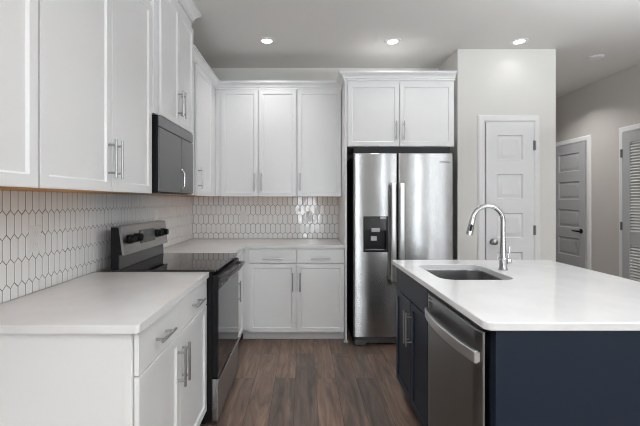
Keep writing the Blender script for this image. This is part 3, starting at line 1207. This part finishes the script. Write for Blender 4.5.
def disp_bezel(b):
    x0, x1, z0, z1 = disp
    y0, y1 = -0.004, 0.012
    box(b, x0, x0 + 0.016, y0, y1, z0, z1, 0.002)
    box(b, x1 - 0.016, x1, y0, y1, z0, z1, 0.002)
    box(b, x0 + 0.016, x1 - 0.016, y0, y1, z0, z0 + 0.016, 0.002)
    box(b, x0 + 0.016, x1 - 0.016, 0.049, 0.0505, z0 + 0.02, z1 - 0.1)
    # cavity lining
    box(b, x0 + 0.012, x0 + 0.0155, y1, 0.049, z0 + 0.012, 1.05)
    box(b, x1 - 0.0155, x1 - 0.012, y1, 0.049, z0 + 0.012, 1.05)
    box(b, x0 + 0.016, x1 - 0.016, y1, 0.049, z0 + 0.010, z0 + 0.014)


dp = mesh('dispenser', disp_bezel, M['black_plastic'], t)
mesh('control_panel', lambda b: box(b, disp[0] + 0.0165, disp[1] - 0.0165, -0.003, 0.03, 1.052, disp[3] - 0.001, 0.002), M['gloss_black'], dp)
mesh('dispenser_badge', lambda b: box(b, disp[1] - 0.072, disp[1] - 0.018, -0.0045, -0.003, disp[3] - 0.024, disp[3] - 0.004, 0.0005), M['grey_plastic'], dp)
mesh('ice_chute', lambda b: [box(b, disp[0] + 0.072, disp[0] + 0.110, 0.006, 0.03, 1.036, 1.076, 0.003), box(b, disp[0] + 0.113, disp[0] + 0.148, 0.006, 0.03, 1.036, 1.076, 0.003), box(b, disp[0] + 0.072, disp[0] + 0.148, -0.006, 0.01, 1.040, 1.074, 0.003)], M['grey_plastic'], dp)
mesh('paddle', lambda b: box(b, disp[0] + 0.072, disp[0] + 0.125, 0.022, 0.030, 0.958, 0.999, 0.003), M['grey_plastic'], dp)


def grille(b):
    box(b, 0.01, RW - 0.01, 0.03, 0.06, 0.028, 0.084, 0.002)
    for k in range(3):
        box(b, 0.13, RW - 0.13, 0.024, 0.031, 0.036 + k * 0.015, 0.043 + k * 0.015, 0.001)


mesh('base_grille', grille, M['dark_grey'], t)
for x in (0.01, RW - 0.115):
    mesh('foot', lambda b: [box(b, x, x + 0.105, 0.018, 0.075, 0.012, 0.062, 0.004), cyl(b, (x + 0.05, 0.05, 0), (x + 0.05, 0.05, 0.015), 0.018)], M['dark_grey'], t)

# ---- range
RY0, RY1 = 2.2015, 2.902
RWD = RY1 - RY0
t = thing('range', 'black and stainless electric range with a glass cooktop', 'oven', (-0.535, RY0, 0), LB)   # local -y = +X
mesh('body', lambda b: box(b, 0.001, RWD - 0.001, 0.0, 0.60, 0.03, 0.902, 0.003), M['black_body'], t)
mesh('cooktop', lambda b: prism(b, rounded([(0.0, -0.030), (RWD, -0.030), (RWD, 0.58), (0.0, 0.58)], [0.012, 0.012, 0, 0]), 0.9025, 0.918, 0.004), M['glass_black'], t)
for x in (0.03, RWD - 0.07):
    for y in (0.06, 0.5):
        mesh('foot', lambda b: cyl(b, (x + 0.02, y, 0), (x + 0.02, y, 0.031), 0.018), M['black_plastic'], t)
# oven door: black glass in a thin frame
od = mesh('oven_door', lambda b: [box(b, 0.004, RWD - 0.004, -0.034, -0.002, 0.285, 0.885, 0.003)], M['black_body'], t)
mesh('door_glass', lambda b: box(b, 0.010, RWD - 0.010, -0.0375, -0.0342, 0.292, 0.880, 0.001), M['glass_black'], od)
mesh('top_rail', lambda b: box(b, 0.006, RWD - 0.006, -0.0395, -0.0376, 0.800, 0.878, 0.0008), M['black_plastic'], od)


def oven_handle(b):
    z = 0.852
    n = 14
    P = []
    for k in range(n + 1):
        u = -1 + 2 * k / n
        P.append((RWD / 2 + u * (RWD / 2 - 0.03), -0.078 - 0.010 * (1 - u * u), z))
    tube(b, P, 0.0115, 14)
    for x in (0.035, RWD - 0.065):
        box(b, x, x + 0.03, -0.078, -0.0396, z - 0.010, z + 0.010, 0.003)


mesh('handle', oven_handle, M['steel_dark'], od)


for k in range(9):
    x = 0.10 + k * (RWD - 0.2) / 8
    mesh('vent_slot', lambda b: box(b, x - 0.018, x + 0.018, -0.0408, -0.0396, 0.812, 0.819), M['grey_plastic'], od)  # vents coloured pale to paint in the reflections along them
mesh('drawer', lambda b: [box(b, 0.004, RWD - 0.004, -0.034, -0.002, 0.032, 0.278, 0.003), box(b, 0.004, RWD - 0.004, -0.046, -0.034, 0.262, 0.278, 0.003)], M['steel'], t)


def backguard(b, x0, x1, sec):
    r0 = [b.verts.new((x0, y, z)) for y, z in sec]
    r1 = [b.verts.new((x1, y, z)) for y, z in sec]
    for k in range(len(sec)):
        b.faces.new((r0[k], r0[(k + 1) % len(sec)], r1[(k + 1) % len(sec)], r1[k]))
    b.faces.new(r0)
    b.faces.new(list(reversed(r1)))


# section in local (y, z): y = -0.535 - X
sec_body = [(0.587, 0.919), (0.545, 0.919), (0.547, 1.000), (0.522, 1.005), (0.542, 1.164), (0.587, 1.164)]
bgd = mesh('backguard', lambda b: backguard(b, 0.001, RWD - 0.001, sec_body), M['black_body'], t)
sec_face = [(0.508, 1.000), (0.527, 1.167), (0.587, 1.170), (0.587, 1.1645), (0.5425, 1.1645), (0.5215, 1.003)]
fc = mesh('control_panel', lambda b: backguard(b, 0.0, RWD, sec_face), M['steel'], t)
mesh('riser', lambda b: backguard(b, 0.01, RWD - 0.01, [(0.5445, 0.9195), (0.5465, 0.998), (0.540, 0.998), (0.535, 0.9195)]), M['dark_grey'], t)


def on_face(z):
    return 0.508 + (z - 1.000) / 0.167 * 0.019


zk = 1.088
for x in (0.088, 0.190, 0.520, 0.632):
    def knob(b):
        y = on_face(zk)
        cyl(b, (x, y, zk), (x, y - 0.012, zk), 0.029, seg=28, ch=0.003)
        cyl(b, (x, y - 0.011, zk), (x, y - 0.036, zk), 0.024, 0.022, seg=28, ch=0.003)
        box(b, x - 0.004, x + 0.004, y - 0.041, y - 0.037, zk - 0.018, zk + 0.018, 0.001)
    mesh('knob', knob, M['black_plastic'], fc)
mesh('display', lambda b: backguard(b, 0.235, 0.465, [(on_face(1.045) + 0.001, 1.045), (on_face(1.045) - 0.003, 1.045), (on_face(1.130) - 0.003, 1.130), (on_face(1.130) + 0.001, 1.130)]), M['dark_grey'], fc)

# ---- microwave
t = thing('microwave', 'black stainless over-the-range microwave under the raised cabinet', 'microwave', (-0.872, 2.190, 1.366), LB)
MW_ = 0.672
MH = 0.4535
mesh('body', lambda b: box(b, 0.0, MW_, -0.026, -0.872 - LX - 0.01, 0.0, MH, 0.003), M['black_body'], t)
mesh('vent_strip', lambda b: box(b, 0.0, MW_, -0.036, -0.0265, MH - 0.066, MH, 0.003), M['steel_dark'], t)
md = mesh('door', lambda b: box(b, 0.0, 0.400, -0.036, -0.0265, 0.008, MH - 0.071, 0.003), M['steel_dark'], t)
mesh('control_panel', lambda b: box(b, 0.404, MW_, -0.036, -0.0265, 0.008, MH - 0.071, 0.003), M['steel_dark'], t)


def mw_handle(b):
    P = []
    for k in range(13):
        u = -1 + 2 * k / 12
        P.append((0.385, -0.036 - 0.026 * (1 - u ** 6), 0.095 + u * 0.068))
    tube(b, P, 0.0075, 12)


mesh('handle', mw_handle, M['chrome'], md)
mesh('bottom_plate', lambda b: box(b, 0.02, MW_ - 0.02, 0.0, 0.28, -0.003, -0.0005), M['dark_grey'], t)


# ---- outlets
def outlet(label, loc, rz):
    t = thing('wall_outlet', label, 'outlet', loc, rz, 'outlets on the tiled backsplash')
    mesh('cover_plate', lambda b: box(b, -0.036, 0.036, -0.006, 0.0, -0.059, 0.059, 0.0025), M['plate'], t)
    for z in (-0.026, 0.026):
        r = mesh('receptacle', lambda b: box(b, -0.017, 0.017, -0.0085, -0.0065, z - 0.02, z + 0.02, 0.002), M['plate'], t)
        mesh('slot', lambda b: [box(b, s - 0.001, s + 0.001, -0.0092, -0.0086, z - 0.002, z + 0.008) for s in (-0.006, 0.006)] + [cyl(b, (0, -0.0086, z - 0.010), (0, -0.0092, z - 0.010), 0.0025, seg=8)], M['slot'], r)
    return t


TF = 0.011
outlet('white wall outlet on the left backsplash above the near countertop', (LX + TF, 1.705, 1.148), LB)
outlet('white wall outlet on the left backsplash just past the range', (LX + TF, 3.10, 1.185), LB)
outlet('white wall outlet on the back backsplash nearer the corner', (-0.655, BY - TF, 1.148), 0)
outlet('white wall outlet on the back backsplash nearer the refrigerator', (0.06, BY - TF, 1.148), 0)


# ---- ceiling lights
def downlight(label, x, y, power):
    t = thing('recessed_light', label, 'ceiling light', (x, y, H), 0, 'recessed ceiling lights')
    def ringtrim(b):
        prof = [(0.045, 0.0), (0.050, -0.005), (0.074, -0.004), (0.077, 0.0)]
        n = 40
        rings = []
        for k in range(n):
            a = 2 * PI * k / n
            rings.append([b.verts.new((r * math.cos(a), r * math.sin(a), z)) for r, z in prof])
        for k in range(n):
            A, B = rings[k], rings[(k + 1) % n]
            for j in range(3):
                b.faces.new((A[j], A[j + 1], B[j + 1], B[j]))
            b.faces.new((A[3], A[0], B[0], B[3]))
    mesh('trim_ring', ringtrim, M['trim'], t)
    mesh('diffuser', lambda b: cyl(b, (0, 0, -0.0005), (0, 0, -0.004), 0.046, seg=32, ch=0.001), M['lamp'], t)
    d = bpy.data.lights.new('recessed_lamp', 'AREA')
    d.shape = 'DISK'
    d.size = 0.1
    d.energy = power
    d.color = (1.0, 0.99, 0.98)
    d.spread = math.radians(125)
    lo = bpy.data.objects.new('recessed_lamp', d)
    lo.parent = t
    lo.location = (0, 0, -0.010)
    COL.objects.link(lo)
    return t


PL = KITCHEN_W
downlight('lit recessed ceiling light nearest the left wall cabinets', -0.333, 3.44, PL)
downlight('lit recessed ceiling light in front of the refrigerator', 0.816, 3.455, PL)
downlight('lit recessed ceiling light in front of the pantry door', 1.972, 3.455, PL * 0.10)

for (x, y), where in zip(FILL_LAMPS, ('over the near end of the left countertop', 'over the near end of the island', 'in the living room behind the camera, by the left wall', 'in the living room behind the camera, by the right wall', 'at the rear of the living room, by the left window', 'at the rear of the living room, by the patio window')):
    downlight('unseen recessed light added as fill ' + where, x, y, FILL_W)
downlight('lit recessed ceiling light in the hall behind the pantry', 2.96, 4.62, HALL_W)


def uplight(label, x, y, power):  # invented lamp, never in view, bouncing fill off the ceiling
    t = thing('fill_floor_lamp', label, 'lamp', (x, y, 0), 0, 'torchiere lamps added out of view as fill')
    mesh('base', lambda b: cyl(b, (0, 0, 0), (0, 0, 0.025), 0.14, seg=32, ch=0.006), M['nickel'], t)
    mesh('pole', lambda b: cyl(b, (0, 0, 0.0252), (0, 0, 1.70), 0.012, seg=16), M['nickel'], t)

    def bowl(b):
        prof = [(0.02, 1.7005), (0.09, 1.72), (0.15, 1.77), (0.165, 1.80), (0.158, 1.80), (0.143, 1.775), (0.085, 1.728), (0.02, 1.71)]
        n = 36
        R_ = [[b.verts.new((r * math.cos(2 * PI * k / n), r * math.sin(2 * PI * k / n), z)) for r, z in prof] for k in range(n)]
        for k in range(n):
            A, B = R_[k], R_[(k + 1) % n]
            for j in range(len(prof)):
                b.faces.new((A[j], A[(j + 1) % len(prof)], B[(j + 1) % len(prof)], B[j]))
    sh = mesh('lamp_shade', bowl, M['nickel'], t)
    d = bpy.data.lights.new('fill_bulb', 'AREA')
    d.shape = 'DISK'
    d.size = 0.24
    d.energy = power
    d.color = (0.90, 0.96, 1.0)
    lo = bpy.data.objects.new('fill_bulb', d)
    lo.parent = t
    lo.location = (0, 0, 1.79)
    lo.rotation_euler = (PI, 0, 0)
    COL.objects.link(lo)


for (x, y, p), w in zip(FILL_UPLIGHTS, ('beyond the seating side of the island', 'by the left wall behind the camera', 'by the right-hand windows')):
    uplight('nickel torchiere lamp added out of view as fill light ' + w, x, y, p)

t = thing('smoke_detector', 'round white smoke detector on the ceiling at the hall entry', 'smoke detector', (2.965, 3.83, H))
mesh('base_plate', lambda b: cyl(b, (0, 0, -0.0005), (0, 0, -0.006), 0.078, seg=36, ch=0.002), M['ceil'], t)
mesh('cover', lambda b: tube(b, [(0, 0, -0.0062), (0, 0, -0.010), (0, 0, -0.014), (0, 0, -0.016)], [0.066, 0.064, 0.054, 0.03], 36), M['trim'], t)
